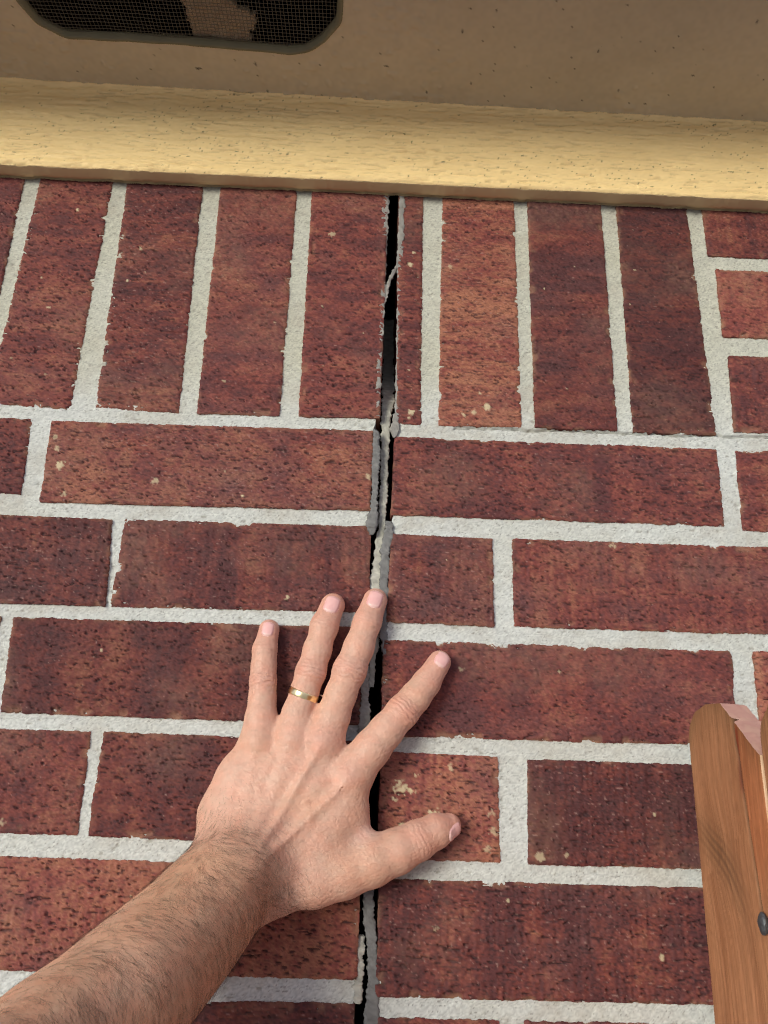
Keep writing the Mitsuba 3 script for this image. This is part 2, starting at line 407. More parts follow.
def coarse(x0, x1, z0, z1):
    b = box(x0, x1, r.uniform(-.0012, .0008), .09, z0, z1, .002)
    outer.append(b)
    t = r.uniform(0, 1)
    c = lerp(PLUM, RED, t / .6) if t < .6 else lerp(RED, ORANGE, (t - .6) / .4 * .7)
    ocol.append(np.tile(c, (len(b.vertices), 1)))


LEFT = [(-.5088, 1.971, 2.034), (-.4363, 1.892, 1.956), (-.5039, 1.820, 1.882), (-.4301, 1.742, 1.806), (-.2501, 1.665, 1.728), (-.4617, 1.591, 1.650)]
RIGHT = [(.5232, 1.965, 2.029), (.3485, 1.887, 1.950), (.5179, 1.810, 1.874), (.3549, 1.733, 1.797), (.2698, 1.656, 1.721), (.3485, 1.588, 1.644)]
for x, z0, z1 in LEFT:
    x -= .012
    while x > -WX:
        coarse(max(x - .245, -WX), x, z0, z1)
        x -= .257
for x, z0, z1 in RIGHT + [(.526, 2.044, 2.109), (.528, 2.128, 2.190), (.527, 2.206, 2.272)]:
    x += .012
    while x < WX:
        coarse(x, min(x + .245, WX), z0, z1)
        x += .257
x = -.384
while x > -WX:
    coarse(x - .064, x, 2.045, 2.275)
    x -= .0765
for k in range(20):
    z1 = 1.576 - k * .0775
    for sgn, gx in ((-1, -.0015), (1, .0125)):
        x = gx
        first = .12 if (k + (sgn > 0)) % 2 else .245
        while abs(x) < WX:
            w = first if abs(x - gx) < 1e-6 else .245
            a, b = sorted((x, x + sgn * w))
            coarse(max(a, -WX), min(b, WX), max(z1 - .064, .01), z1)
            x += sgn * (w + .012)
put('brick_wall__outer_brickwork', cat(outer), 'mat_plainbrick', color=np.vstack(ocol), kind='stuff', label='rows of brick beyond the frame')
labels['brick_wall'] = {'label': 'red brick house wall with pale mortar, split from top to bottom by a wide open vertical joint', 'category': 'brick wall'}


# sealant left in the open joint
def strip(pts, n, col, seed, label=None, name='sealant_strip'):
    """pts rows: x, y(depth), z, half width, half thickness in mm; a torn bead of sealant"""
    L = spline(np.asarray(pts, float), n)
    m = 20
    a = np.linspace(0, 2 * np.pi, m, endpoint=False)
    V = []
    for i, (x, y, z, w, t) in enumerate(L):
        w = w * (.72 + .56 * N(np.array([[z * .16, seed * 3.0, 0], [z * .5, seed, 5]]), seed).mean())
        cs, sn = np.cos(a), np.sin(a)
        sx, sy = np.sign(cs) * np.abs(cs) ** .55 * w, np.sign(sn) * np.abs(sn) ** .55 * t * .6
        V.append(np.stack([x + sx, y + sy, np.full(m, z)], -1))
    V = np.array(V)
    p = V.reshape(-1, 3)
    off = (F(p * .45 + seed * 9.1, 3, seed) - .5) * 1.3 + (N(p * .15 + seed * 3.3, seed) - .5) * 1.2
    p[:, 0] += off + (N(p * [.9, .9, 1.1] + 31, seed) - .5) * 1.5 + (N(p * [.3, .3, .55] + 61, seed) - .5) * 1.4
    p[:, 1] += (F(p * .4 + 50 + seed, 4, seed) - .5) * 2.4
    p[:, 2] += (N(p * .3 + 70, seed) - .5) * 1.5
    c = np.asarray(col) * (.45 + 1.1 * F(p * [.5, .5, .3] + seed * 5, 4, seed))[:, None]
    p /= 1000
    i = np.arange(n * m).reshape(n, m)
    j = np.roll(i, -1, 1)
    q = np.stack([i[:-1], j[:-1], j[1:], i[1:]], -1).reshape(-1, 4)
    f = np.vstack([q[:, [0, 1, 2]], q[:, [0, 2, 3]]])
    cap0 = np.stack([np.full(m - 2, i[0, 0]), i[0, 1:-1], i[0, 2:]], -1)
    cap1 = np.stack([np.full(m - 2, i[-1, 0]), i[-1, 2:], i[-1, 1:-1]], -1)
    put('brick_wall__' + name, (p, np.vstack([f, cap0, cap1])), 'mat_sealant', smooth=True, color=np.clip(c, .01, .8), label=label)


G1, G2, BEIGE = (.155, .147, .142), (.235, .215, .195), (.37, .345, .295)
strip([(2.0, 1, 2253, 2.6, 1.5), (1.6, .5, 2225, 2.8, 1.2), (3.0, 3, 2200, .7, 2), (2.6, 3, 2175, .7, 2), (2.2, 1.5, 2160, 1.7, 1.6), (1.4, 1, 2120, 1.7, 1.6), (.6, 1, 2090, 1.8, 1.5), (.6, 1, 2046, 2.0, 1.5)], 120, G2, 1, 'thin grey sealant film on the left edge of the joint')
strip([(15.4, 0, 2252, 2.2, 1.5), (15.6, 0, 2215, 2.4, 1.4), (14.6, 1, 2186, 1.9, 1.5), (15.4, 1.5, 2150, 1.5, 1.3), (15.4, 1.5, 2100, 1.2, 1.2), (15.6, 1.5, 2060, 1.5, 1.2), (15.0, .5, 2046, 2.2, 1.5), (14.6, .5, 2035, 3.0, 2), (14.4, 1, 2029, 1.4, 1)], 120, G2, 2, 'grey sealant film on the right edge of the joint')
strip([(15.0, 1.5, 2193, 1.0, 1.2), (13.0, 2.5, 2184, 1.5, 1.3), (9.4, 3.5, 2177, 1.6, 1.4), (6.6, 3, 2168, 1.6, 1.4), (4.4, 2, 2158, 1.7, 1.4), (2.6, 1.5, 2146, 1.6, 1.3)], 50, G2, 3, 'torn grey sealant strand crossing the joint')
strip([(9.0, 95, 2190, 5.5, 2), (9.0, 82, 2150, 5.5, 2), (9.0, 66, 2120, 5.6, 2), (9.0, 44, 2098, 5.4, 2), (9.0, 26, 2080, 5.2, 2), (8.6, 14, 2062, 4.8, 2), (7.6, 10, 2045, 3.6, 2), (7.4, 9, 2020, 3.0, 2), (7.4, 8, 1985, 2.8, 2), (6.6, 6, 1955, 3.2, 2), (5.4, 6, 1935, 4.2, 2.4), (4.2, 5, 1915, 5.2, 2.5), (3.8, 5, 1896, 5.2, 2.5), (3.6, 6, 1880, 4.8, 2.5), (3.2, 8, 1860, 2.6, 2), (2.6, 9, 1842, 2.0, 2)], 260, BEIGE, 4, 'pale backer strip sunk in the joint')
strip([(-.6, 1, 2035, 1.4, 1.6), (.2, 0, 2030, 2.6, 2.2), (.8, .5, 2010, 2.6, 2.0), (.6, .5, 1985, 2.6, 2.0), (.2, 0, 1968, 3.0, 2.4), (-.6, -.6, 1960, 4.2, 3.0), (-.4, -.2, 1954, 3.4, 2.6), (-.2, .6, 1951, 1.6, 1.6)], 110, G1, 5, 'dark grey sealant bead ending in a lump')
strip([(11.8, 2, 1962, 2.0, 1.6), (12.2, 0, 1956, 3.4, 2.2), (11.6, .4, 1948, 3.4, 2.0), (9.6, 1.4, 1938, 3.2, 2), (9.6, 2, 1915, 3.0, 2), (10.0, 2, 1894, 3.0, 2), (10.6, 2, 1876, 2.6, 2), (11.6, 2.5, 1862, 1.2, 1.4), (12.0, 2.5, 1835, .9, 1.2), (12.0, 2.5, 1806, .9, 1.2)], 150, G1, 6, 'dark grey sealant bead above the fingertips')
strip([(-2.4, .5, 1868, 2.0, 1.6), (-2.2, 0, 1850, 3.2, 1.8), (-1.0, 0, 1830, 3.2, 1.8), (-1.0, 0, 1812, 3.6, 2.0), (-1.8, .5, 1795, 2.4, 1.6)], 80, G2, 7, 'grey sealant bead between the fingers')
strip([(1.6, 10, 1790, 1.4, 3), (1.6, 10, 1760, 1.2, 3), (2.0, 9, 1738, 1.4, 3), (3.4, 8, 1728, 3.0, 2.2), (4.6, 6, 1718, 3.8, 2.2), (5.8, 4, 1705, 3.6, 2.2), (7.6, 3, 1692, 3.4, 2.2), (9.2, 2, 1676, 3.4, 2.2), (10.0, 2, 1660, 3.4, 2.2), (9.4, 2, 1644, 4.4, 2.4), (9.2, 2, 1625, 4.2, 2.4), (9.2, 2, 1600, 4.0, 2.4)], 170, G1, 8, 'dark grey sealant strip hanging loose below the hand')
strip([(1.4, 5, 1688, 2.2, 1.8), (1.2, 3.5, 1680, 2.8, 2.0), (1.0, 3, 1668, 2.8, 2.2), (.8, 2.5, 1656, 3.0, 2.4), (.8, 2.5, 1651, 2.0, 1.8)], 60, BEIGE, 9, 'short pale beige plug low in the joint')

# ------------------------------------------------------------------ eave: frieze board, soffit, vent, roof
FY = -.0170


def fz_bottom(x):
    return 2.2530 - .0078 * x


def soffit_z(x):
    return 2.3368 - .0190 * x


xs = np.r_[np.linspace(-WX, -.46, 20), np.linspace(-.455, .455, 911), np.linspace(.46, WX, 20)]
vs = np.linspace(0, 1, 96)
Xg, Vg = np.meshgrid(xs, vs)
zb, zt = fz_bottom(Xg), soffit_z(Xg) + .002
Zg = zb + (zt - zb) * Vg
xm, zm = Xg * 1000, Zg * 1000
P = lambda kx, kz, o: np.stack([xm * kx + o, np.full_like(xm, o * 1.7), zm * kz + .0 * xm], -1)
warp = (F(P(.02, .06, 2), 3) - .5) * 6
Pw = lambda kx, kz, o: np.stack([xm * kx + o, np.full_like(xm, o * 1.7), (zm + warp) * kz], -1)
allig = F(Pw(.055, .35, 1), 3)
grain = N(Pw(.035, .55, 4))
crk = sstep(.60, .66, N(Pw(.07, .75, 5)) * .6 + N(Pw(.16, .5, 6)) * .4) * (.25 + .75 * sstep(.40, .6, F(P(.006, .02, 7), 2)))
h = 1.9 * (allig - .5) + .8 * (grain - .5) - .9 * crk
wave = np.abs(np.mod(N(Pw(.03, .14, 9)) * 9, 1) - .5) * 2
h += .28 * (wave - .5) + .7 * (F(P(.30, .42, 21), 2) - .5)
eb = (Zg - zb) * 1000
h -= 1.6 * np.exp(-eb / 1.1)
et = (soffit_z(Xg) - Zg) * 1000
h += 2.2 * np.exp(-np.maximum(et, 0) / 2.0)
peck = sstep(.86, .90, N(P(.40, .46, 11))) * sstep(.45, .6, F(P(.012, .03, 12), 2))
h -= .5 * peck
Yg = FY - h / 1000
base = lerp((.88, .635, .30), (.80, .565, .26), np.clip(.5 + 1.5 * (F(P(.02, .05, 14), 3) - .5), 0, 1))
base = base * (.93 + .14 * F(P(.3, .6, 15), 2))[..., None]
base = lerp(base, np.array([.12, .09, .055]), np.clip(.20 * crk + .8 * peck, 0, 1))
speck = sstep(.86, .91, N(P(.5, .6, 16))) * sstep(.46, .58, F(P(.009, .03, 17), 2))
base = lerp(base, np.array([.05, .042, .03]), .8 * speck)
V = np.stack([Xg, Yg, Zg], -1).reshape(-1, 3)
C = base.reshape(-1, 3)
nx = len(xs)
f = grid_faces(nx, len(vs))
bot = V[:nx]
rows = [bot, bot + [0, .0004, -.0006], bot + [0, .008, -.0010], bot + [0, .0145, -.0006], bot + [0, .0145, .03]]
rows = np.array(rows)
pr = rows.reshape(-1, 3)
rough = (F(np.stack([pr[:, 0] * 350, pr[:, 1] * 700, pr[:, 2] * 0], -1), 3) - .5) * .0011
pr[:, 2] += rough
nb = len(V)
f2 = grid_faces(nx, 5) + nb
V = np.vstack([V, pr])
C = np.vstack([C, np.tile([.54, .39, .21], (5 * nx, 1))])  # underside is the same paint, its shade put into a darker colour
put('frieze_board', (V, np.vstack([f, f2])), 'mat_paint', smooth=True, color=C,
    label='cracked yellow beige painted trim board running along the top of the brick wall', category='trim board')

# soffit with the vent opening
OPEN = Polygon([(-.2880, -.104), (-.2865, -.090), (-.2795, -.0715), (-.2620, -.0600), (-.2100, -.0605), (-.1537, -.0600), (-.0809, -.0572), (-.0660, -.0600), (-.0516, -.0705), (-.0385, -.0870), (-.0370, -.1030),
                (-.0370, -.118), (-.046, -.134), (-.062, -.148), (-.085, -.153), (-.240, -.153), (-.262, -.149), (-.280, -.134), (-.2875, -.118)]).buffer(.004).buffer(-.018).buffer(.014)
OPEN = shapely.affinity.translate(OPEN, 0, -.0025)
sx = np.r_[np.linspace(-WX, -.50, 12), np.linspace(-.49, .42, 700), np.linspace(.43, WX, 12)]
sy = np.r_[np.linspace(-.186, -.1845, 2), np.linspace(-.183, -.0150, 135)]
Xs, Ys = np.meshgrid(sx, sy)
xm, ym = Xs * 1000, Ys * 1000
Q = lambda kx, ky, o: np.stack([xm * kx + o, ym * ky, np.full_like(xm, o * 1.3)], -1)
hs = (F(Q(.05, .09, 1), 4) - .5) * 1.0 + (N(Q(.35, .35, 2)) - .5) * .35 + .7 * sstep(.70, .8, N(Q(.16, .2, 3))) * sstep(.45, .6, F(Q(.01, .01, 4), 2))
inf = (np.abs(xm) < 480) & (ym > -185)
Zs = soffit_z(Xs) - hs * inf / 1000
hole = ~shapely.contains_xy(OPEN, Xs.ravel(), Ys.ravel()).reshape(Xs.shape)
c = lerp((.53, .425, .275), (.44, .35, .225), np.clip(.5 + 1.6 * (F(Q(.012, .02, 6), 3) - .5), 0, 1))
c = c * (.94 + .12 * F(Q(.3, .3, 7), 2))[..., None]
sp = sstep(.90, .93, N(Q(.5, .5, 8))) * sstep(.42, .6, F(Q(.008, .012, 9), 2))
sp2 = sstep(.955, .97, N(Q(.3, .3, 10)))
c = lerp(c, np.array([.045, .036, .025]), .85 * np.maximum(sp, sp2))
V = np.stack([Xs, Ys, Zs], -1).reshape(-1, 3)
f = grid_faces(len(sx), len(sy), hole)
V, f, C = compact(V, f, c.reshape(-1, 3))
put('soffit', (V, f), 'mat_paint', smooth=True, color=C, label='olive brown painted soffit under the roof eave, above the trim board', category='soffit')


def ring_pts(poly, n=240):
    L = poly.exterior
    return np.array([L.interpolate(t, normalized=True).coords[0] for t in np.linspace(0, 1, n, endpoint=False)])


# formed flange of the vent: proud lip, bead, slope up to the screen
prof = [(.0016, .0004), (.0012, -.0008), (-.0004, -.0012), (-.0014, -.0004), (-.0022, .0010), (-.0030, .0020), (-.0034, .0045)]
rows = []
n = 260
ref = None
for off, dz in prof:
    pts = ring_pts(OPEN.buffer(off), 1200)
    if ref is None:
        ref = ring_pts(OPEN.buffer(off), n)
        use = ref
    else:
        from scipy.spatial import cKDTree
        use = pts[cKDTree(pts).query(ref)[1]]
    wob = (N(np.stack([use[:, 0] * 90, use[:, 1] * 90, use[:, 0] * 0 + 2], -1)) - .5) * .0012
    rows.append(np.stack([use[:, 0], use[:, 1], soffit_z(use[:, 0]) + dz + wob], -1))
V = np.array(rows).reshape(-1, 3)
i = np.arange(len(V)).reshape(len(prof), n)
j = np.roll(i, -1, 1)
q = np.stack([i[:-1], j[:-1], j[1:], i[1:]], -1).reshape(-1, 4)
f = np.vstack([q[:, [0, 1, 2]], q[:, [0, 2, 3]]])
cc = lerp((.20, .175, .10), (.14, .12, .07), F(V * 60, 3))
put('soffit_vent__flange', (V, f), 'mat_paint', smooth=True, color=cc)
inner = OPEN.buffer(-.0025)


def wires(xgrid, ygrid, rad):
    ms = []
    for horizontal, vals in ((True, ygrid), (False, xgrid)):
        for k, v in enumerate(vals):
            ln = shapely.LineString([(-.4, v), (.1, v)] if horizontal else [(v, -.3), (v, 0)]).intersection(inner)
            for g in getattr(ln, 'geoms', [ln]):
                if g.is_empty or g.length < .004:
                    continue
                (xa, ya), (xb, yb) = g.coords[0], g.coords[-1]
                m = 24
                t = np.linspace(0, 1, m)
                x, y = xa + (xb - xa) * t, ya + (yb - ya) * t
                z = soffit_z(x) + .0030 + (N(np.stack([x * 40, y * 40, x * 0], -1)) - .5) * .002
                d = (N(np.stack([x * 30 + 9, y * 30, x * 0 + v * 900], -1)) - .5) * .0007
                if horizontal:
                    y = y + d
                else:
                    x = x + d
                c = np.stack([x, y, z], -1)
                a = np.array([0, 1, 0]) if horizontal else np.array([1, 0, 0])
                b = np.array([0, 0, 1])
                vv = np.vstack([c + rad * (a * ca + b * sa) for ca, sa in ((1, 0), (0, 1), (-1, 0), (0, -1))])
                i = np.arange(4 * m).reshape(4, m)
                j = np.roll(i, -1, 0)
                q = np.stack([i[:, :-1], j[:, :-1], j[:, 1:], i[:, 1:]], -1).reshape(-1, 4)
                ms.append(trimesh.Trimesh(vv, np.vstack([q[:, [0, 1, 2]], q[:, [0, 2, 3]]]), process=False))
    return cat(ms)


put('soffit_vent__screen', wires(np.arange(-.286, -.036, .0030), np.arange(-.156, -.055, .0030), .00024), 'mat_wire', smooth=True, kind='stuff', label='square wire mesh')
labels['soffit_vent'] = {'label': 'oval soffit vent with dark wire mesh in a painted flange, at the top left', 'category': 'vent'}

# torn scrap lying on the mesh inside the vent
sc = Polygon([(-.159, -.056), (-.161, -.09), (-.167, -.15), (-.122, -.15), (-.125, -.098), (-.118, -.089), (-.112, -.090), (-.106, -.086), (-.104, -.077), (-.111, -.071), (-.113, -.056)]).buffer(-.0015).buffer(.0015)
gx, gy = np.meshgrid(np.arange(-.18, -.10, .0009), np.arange(-.155, -.05, .0009))
pz = np.stack([gx * 220, gy * 220, gx * 0], -1)
inn = shapely.contains_xy(sc, (gx + (N(pz * 2) - .5) * .004).ravel(), (gy + (N(pz * 2 + 9) - .5) * .004).ravel()).reshape(gx.shape)
f = grid_faces(gx.shape[1], gx.shape[0], inn)
lowz = np.stack([gx, gy, soffit_z(gx) + .0050 + (F(pz, 3)) * .003], -1).reshape(-1, 3)
cc = lerp((.40, .30, .19), (.30, .22, .14), F(pz * 1.5, 3).ravel())
V1, f1, c1 = compact(lowz, f, cc)
V2 = V1 + [0, 0, .004]
ed = np.sort(np.vstack([f1[:, [0, 1]], f1[:, [1, 2]], f1[:, [2, 0]]]), axis=1)
un, ct = np.unique(ed, axis=0, return_counts=True)
be = un[ct == 1]
n1 = len(V1)
fs = np.vstack([f1, f1[:, ::-1] + n1, np.stack([be[:, 0], be[:, 1], be[:, 1] + n1], -1), np.stack([be[:, 0], be[:, 1] + n1, be[:, 0] + n1], -1)])
put('insulation_scrap', (np.vstack([V1, V2]), fs), 'mat_insulation', color=np.vstack([c1, c1]), label='torn beige scrap lying behind the wire mesh of the soffit vent', category='insulation')

# roof above, out of frame, closes the attic so that the vent is dark
put('roof__fascia', box(-WX - .02, WX + .02, -.204, -.185, 2.318, 2.46, .002), 'mat_shingle')
deck = trimesh.Trimesh([[-WX - .05, -.24, 2.45], [WX + .05, -.24, 2.45], [WX + .05, 3.0, 4.0], [-WX - .05, 3.0, 4.0],
                        [-WX - .05, -.24, 2.48], [WX + .05, -.24, 2.48], [WX + .05, 3.0, 4.03], [-WX - .05, 3.0, 4.03]],
                       [[0, 1, 2], [0, 2, 3], [4, 6, 5], [4, 7, 6], [0, 5, 1], [0, 4, 5], [1, 6, 2], [1, 5, 6], [2, 7, 3], [2, 6, 7], [3, 4, 0], [3, 7, 4]], process=False)
put('roof__deck', deck, 'mat_shingle')
ends = []
for s in (-1, 1):
    x = s * (WX + .01)
    ends.append(trimesh.Trimesh([[x, -.185, 2.30], [x, -.185, 2.46], [x, 3.0, 3.99], [x, 3.0, 0], [x, .0, 0], [x, .0, 2.30]], [[0, 1, 5], [1, 2, 5], [2, 3, 4], [2, 4, 5]], process=False))
ends.append(trimesh.Trimesh([[-WX, 3, 0], [WX, 3, 0], [WX, 3, 3.99], [-WX, 3, 3.99]], [[0, 1, 2], [0, 2, 3]], process=False))
put('roof__gable', cat(ends), 'mat_shingle')
labels['roof'] = {'label': 'roof over the eave, above the soffit and out of the frame', 'category': 'roof'}

# ------------------------------------------------------------------ fence picket against the wall, at the right
def picket(y_near, seed, split=False):
    """A dog-eared board in the plane x = .2135, its face towards -x; returns mesh arrays."""
    y_far = y_near + .0910
    rr = np.random.default_rng(seed)
    ny, nz = 130, 420
    ztop, zlow = 1.8335, 1.40
    outline_y = np.array([y_near, y_near + .001, y_near + .0395, y_near + .060, y_near + .0765, y_near + .0865, y_near + .0910])
    outline_z = np.array([1.8035, 1.8045, 1.8330, 1.8335, 1.8295, 1.8215, 1.8120])
    yv = np.linspace(y_near, y_far, ny)
    topz = np.interp(yv, outline_y, outline_z)
    t = np.linspace(0, 1, nz)
    Y, Tt = np.meshgrid(yv, t)
    low = .06
    # dense near the top, a few long rows below
    zz = np.where(Tt < .93, topz[None] - (topz[None] - zlow) * (Tt / .93), zlow - (zlow - low) * ((Tt - .93) / .07))
    ym, zm = Y * 1000 + seed * 41, zz * 1000
    knot = np.array([(y_near + .058) * 1000 + seed * 41, 1745.0])
    dy, dz = ym - knot[0], zm - knot[1]
    bend = 16 * np.exp(-(dy / 26) ** 2 - (dz / 30) ** 2)
    yw = ym + bend * np.sign(dz + .6 * dy) * .6 + (F(np.stack([ym * .01, zm * .006, zm * 0], -1), 2) - .5) * 22
    g1 = N(np.stack([yw * .55, zm * .012, zm * 0 + 3], -1))
    g2 = N(np.stack([yw * 1.4, zm * .03, zm * 0 + 8], -1))
    g3 = F(np.stack([yw * .12, zm * .01, zm * 0 + 1], -1), 3)
    h = (g1 - .5) * .35 + (g2 - .5) * .25
    col = lerp((.265, .105, .048), (.41, .185, .090), np.clip(.5 + .9 * (g3 - .5) + .7 * (g1 - .5) + .4 * (g2 - .5), 0, 1))
    g4 = N(np.stack([yw * 2.6, zm * .05, zm * 0 + 12], -1))
    col = col * (.82 + .36 * g4)[..., None]
    h += (g4 - .5) * .2
    # knot swirl
    rot = .62
    a, b = dy * math.cos(rot) + dz * math.sin(rot), -dy * math.sin(rot) + dz * math.cos(rot)
    kk = np.exp(-(np.abs(a) / 36) ** 2.2 - ((b + .006 * a * a) / 13) ** 2)
    swirl = .5 + .5 * np.sin((b + .006 * a * a) * 1.25 + 2.5 * N(np.stack([ym * .05, zm * .05, zm * 0], -1)) * 2)
    col = lerp(col, np.array([.13, .062, .03]), np.clip(kk * (.35 + .55 * swirl), 0, .85))
    weather = np.exp(-(topz[None] - zz) / .014)
    col = lerp(col, np.array([.17, .085, .04]), np.clip(weather * (.25 + .9 * g2), 0, .75))
    streak = np.exp(-((ym - seed * 41 + 83.5 - (1800 - zm) * .05) / 1.8) ** 2) * sstep(1778, 1790, zm) * sstep(1822, 1815, zm)
    if split:
        col = lerp(col, np.array([.17, .035, .015]), np.clip(streak, 0, .8))
    col = col * (.9 + .2 * F(np.stack([ym * .8, zm * .25, zm * 0], -1), 2))[..., None]
    if split:
        # the wood has split from the sawn corner down to the nail
        cy = np.interp(zm, [1715, 1748, 1779.4, 1818], [-91.5, -87.5, -85.0, -80.8]) + (N(np.stack([zm * .08, zm * 0, zm * 0], -1)) - .5) * .8
        d = ym - seed * 41 - cy
        ck = np.exp(-(d / 1.0) ** 2) * sstep(1712, 1722, zm)
        h -= 4.0 * ck
        h += .12 * sstep(.3, -.3, d) * sstep(1712, 1730, zm)
        col = lerp(col, np.array([.035, .016, .010]), np.clip(1.2 * np.exp(-(d / 1.25) ** 2) * sstep(1712, 1722, zm), 0, .92))  # shade inside the slit painted dark along the split
        redder = sstep(1.5, -2.5, d) * sstep(1712, 1760, zm)
        col = lerp(col, col * np.array([1.0, .80, .70]), redder)
    ee = np.minimum(ym - ym.min(), ym.max() - ym)
    h -= .8 * np.exp(-ee / .8)
    X = .2135 - h / 1000
    V = np.stack([X, Y, zz], -1).reshape(-1, 3)
    C = col.reshape(-1, 3)
    f = grid_faces(ny, nz)
    idx = np.arange(ny * nz).reshape(nz, ny)
    th = .0160
    # rough sawn top, its own vertices
    nt = 14
    s = np.linspace(0, 1, nt)
    top = V[idx[0]]
    S, K = np.meshgrid(s, np.arange(ny), indexing='ij')
    TV = top[K.ravel()].copy()
    TV[:, 0] += S.ravel() * th
    TV[:, 2] += (F(np.stack([TV[:, 0] * 900, TV[:, 1] * 500, TV[:, 2] * 200 + seed], -1), 3) - .5) * .0016 * (S.ravel() > 0) - .0009 * (S.ravel() ** 2)
    TC = lerp((.40, .20, .165), (.48, .27, .22), F(np.stack([TV[:, 0] * 160, TV[:, 1] * 420, TV[:, 2] * 420], -1), 3))
    pale = sstep(.60, .72, N(np.stack([TV[:, 0] * 260, TV[:, 1] * 300, TV[:, 2] * 0 + 4], -1)))
    TC = lerp(TC, np.array([.66, .48, .33]), .12 * pale)
    # near edge and far edge
    parts = [(V, f, C), (TV, grid_faces(ny, nt), TC)]
    for col_i in (0, -1):
        e = V[idx[:, col_i]]
        EV = np.vstack([e, e + [.0006, 0, 0], e + [th - .001, 0, 0], e + [th, 0, 0]])
        EV[nz:2 * nz, 1] += (-.0009 if col_i == 0 else .0009)
        EV[2 * nz:3 * nz, 1] += (-.0009 if col_i == 0 else .0009)
        EC = np.vstack([C[idx[:, col_i]]] * 4) * .8
        arris_glint = np.exp(-np.abs(np.tile(e[:, 2], 2) - 1.79) / .03)
        if split and col_i == 0:
            EC[:2 * nz] = lerp(EC[:2 * nz], np.array([.70, .47, .30]), np.clip(arris_glint, 0, .8))  # bright highlight painted along the near edge
        parts.append((EV, grid_faces(nz, 4), EC))
    b = V.copy()
    b[:, 0] = .2135 + th
    bi = idx[:, [0, -1]].ravel()
    parts.append((b[bi], grid_faces(2, nz), C[bi]))
    VV, FF, CC, n0 = [], [], [], 0
    for v_, f_, c_ in parts:
        VV.append(v_); FF.append(f_ + n0); CC.append(c_)
        n0 += len(v_)
    return np.vstack(VV), np.vstack(FF), np.clip(np.vstack(CC), .01, .85)


for k, yn in enumerate((-.1070, -.2010, -.2950, -.3890)):
    V, f, C = picket(yn, k, k == 0)
    put('wooden_fence__picket', (V, f), 'mat_wood', smooth=True, color=C, label='dog-eared end picket split from its sawn top down to a nail' if k == 0 else None)
for z in (.35, 1.45):
    b = box(.2300, .2680, -.40, -.006, z, z + .089, .003)
    put('wooden_fence__rail', b, 'mat_wood', color=np.tile([.33, .16, .07], (len(b.vertices), 1)))
# nail: squashed head, shank, at the lower end of the split
hd = trimesh.creation.icosphere(subdivisions=4, radius=1.0)
hv = hd.vertices.copy()
hv *= 1 + .30 * (F(hv * 2.3 + 5, 3) - .5)[:, None]
hv *= [.0024, .0036, .0056]
hv += [.2118, -.0945, 1.7190]
sh = trimesh.creation.cylinder(radius=.0013, segment=[[.212, -.0935, 1.7195], [.228, -.0925, 1.7195]])
put('wooden_fence__nail', cat([trimesh.Trimesh(hv, hd.faces, process=False), sh]), 'mat_nailhead', smooth=True, label='dark bent nail head at the lower end of the split')
labels['wooden_fence'] = {'label': 'reddish brown wooden fence end with a split dog-eared picket, standing against the brick wall', 'category': 'fence'}

# ------------------------------------------------------------------ the hand and arm
CH = {'little': [[-69.4, 6.5, 1877.8, 7.1],
            [-71.1, 8.5, 1863.5, 7.8],
            [-70.7, 10, 1852.7, 8.0],
            [-70.3, 11, 1842.3, 8.4],
            [-69.8, 12, 1830.7, 8.6],
            [-69.3, 14, 1818.0, 10.1],
            [-69.4, 16, 1803.2, 11.2]],
 'ring': [[-26.1, 7.5, 1896.0, 8.5],
          [-31.2, 10, 1880.6, 9.2],
          [-34.8, 12.5, 1864.1, 9.1],
          [-38.3, 14, 1848.9, 9.7],
          [-41.9, 15, 1835.1, 9.1],
          [-45.1, 16.5, 1822.3, 9.8],
          [-47.0, 18, 1806.2, 11.7]],
 'middle': [[3.6, 7.5, 1900.6, 8.5],
            [-1.6, 11, 1884.1, 9.3],
            [-6.8, 13.5, 1866.2, 9.9],
            [-12.3, 15, 1850.6, 10.8],
            [-17.6, 16.5, 1834.5, 10.0],
            [-22.0, 18, 1820.5, 10.8],
            [-27.8, 19, 1804.3, 12.7]],
 'index': [[49.1, 7.5, 1859.1, 7.9],
           [39.9, 10, 1844.4, 9.0],
           [32.7, 13, 1834.9, 9.7],
           [24.1, 15, 1825.2, 10.4],
           [13.2, 17, 1812.1, 10.8],
           [4.3, 18, 1801.1, 11.7],
           [-9.1, 19, 1783.3, 13.0]],
 'thumb': [[55.8, 9, 1755.2, 7.6],
           [47.2, 12, 1752.0, 10.0],
           [35.1, 15, 1746.5, 11.6],
           [22.0, 18, 1740.2, 13.0],
           [6.3, 20, 1734.5, 14.6],
           [-10.4, 21, 1728.7, 15.4],
           [-28.0, 24, 1723.2, 15.8]],
 'metacarpal_little': [[-69.4, 16, 1803.2, 11.2], [-76.8, 16, 1778.9, 17.6], [-81.7, 16, 1757.8, 21.3], [-80.1, 20, 1739.0, 20.4]],
 'metacarpal_ring': [[-47.0, 18, 1806.2, 11.7], [-55.4, 17, 1779.6, 18.8], [-64.7, 18, 1756.1, 22.2], [-69.5, 24, 1735.3, 20.4]],
 'metacarpal_middle': [[-27.8, 19, 1804.3, 12.7], [-37.7, 18, 1777.7, 19.5], [-48.2, 20, 1752.2, 23.3], [-59.3, 26, 1731.4, 21.5]],
 'metacarpal_index': [[-9.1, 19, 1783.3, 13.0], [-20.6, 18, 1761.9, 21.8], [-32.8, 21, 1741.4, 24.3], [-50.5, 27, 1726.3, 22.6]]}
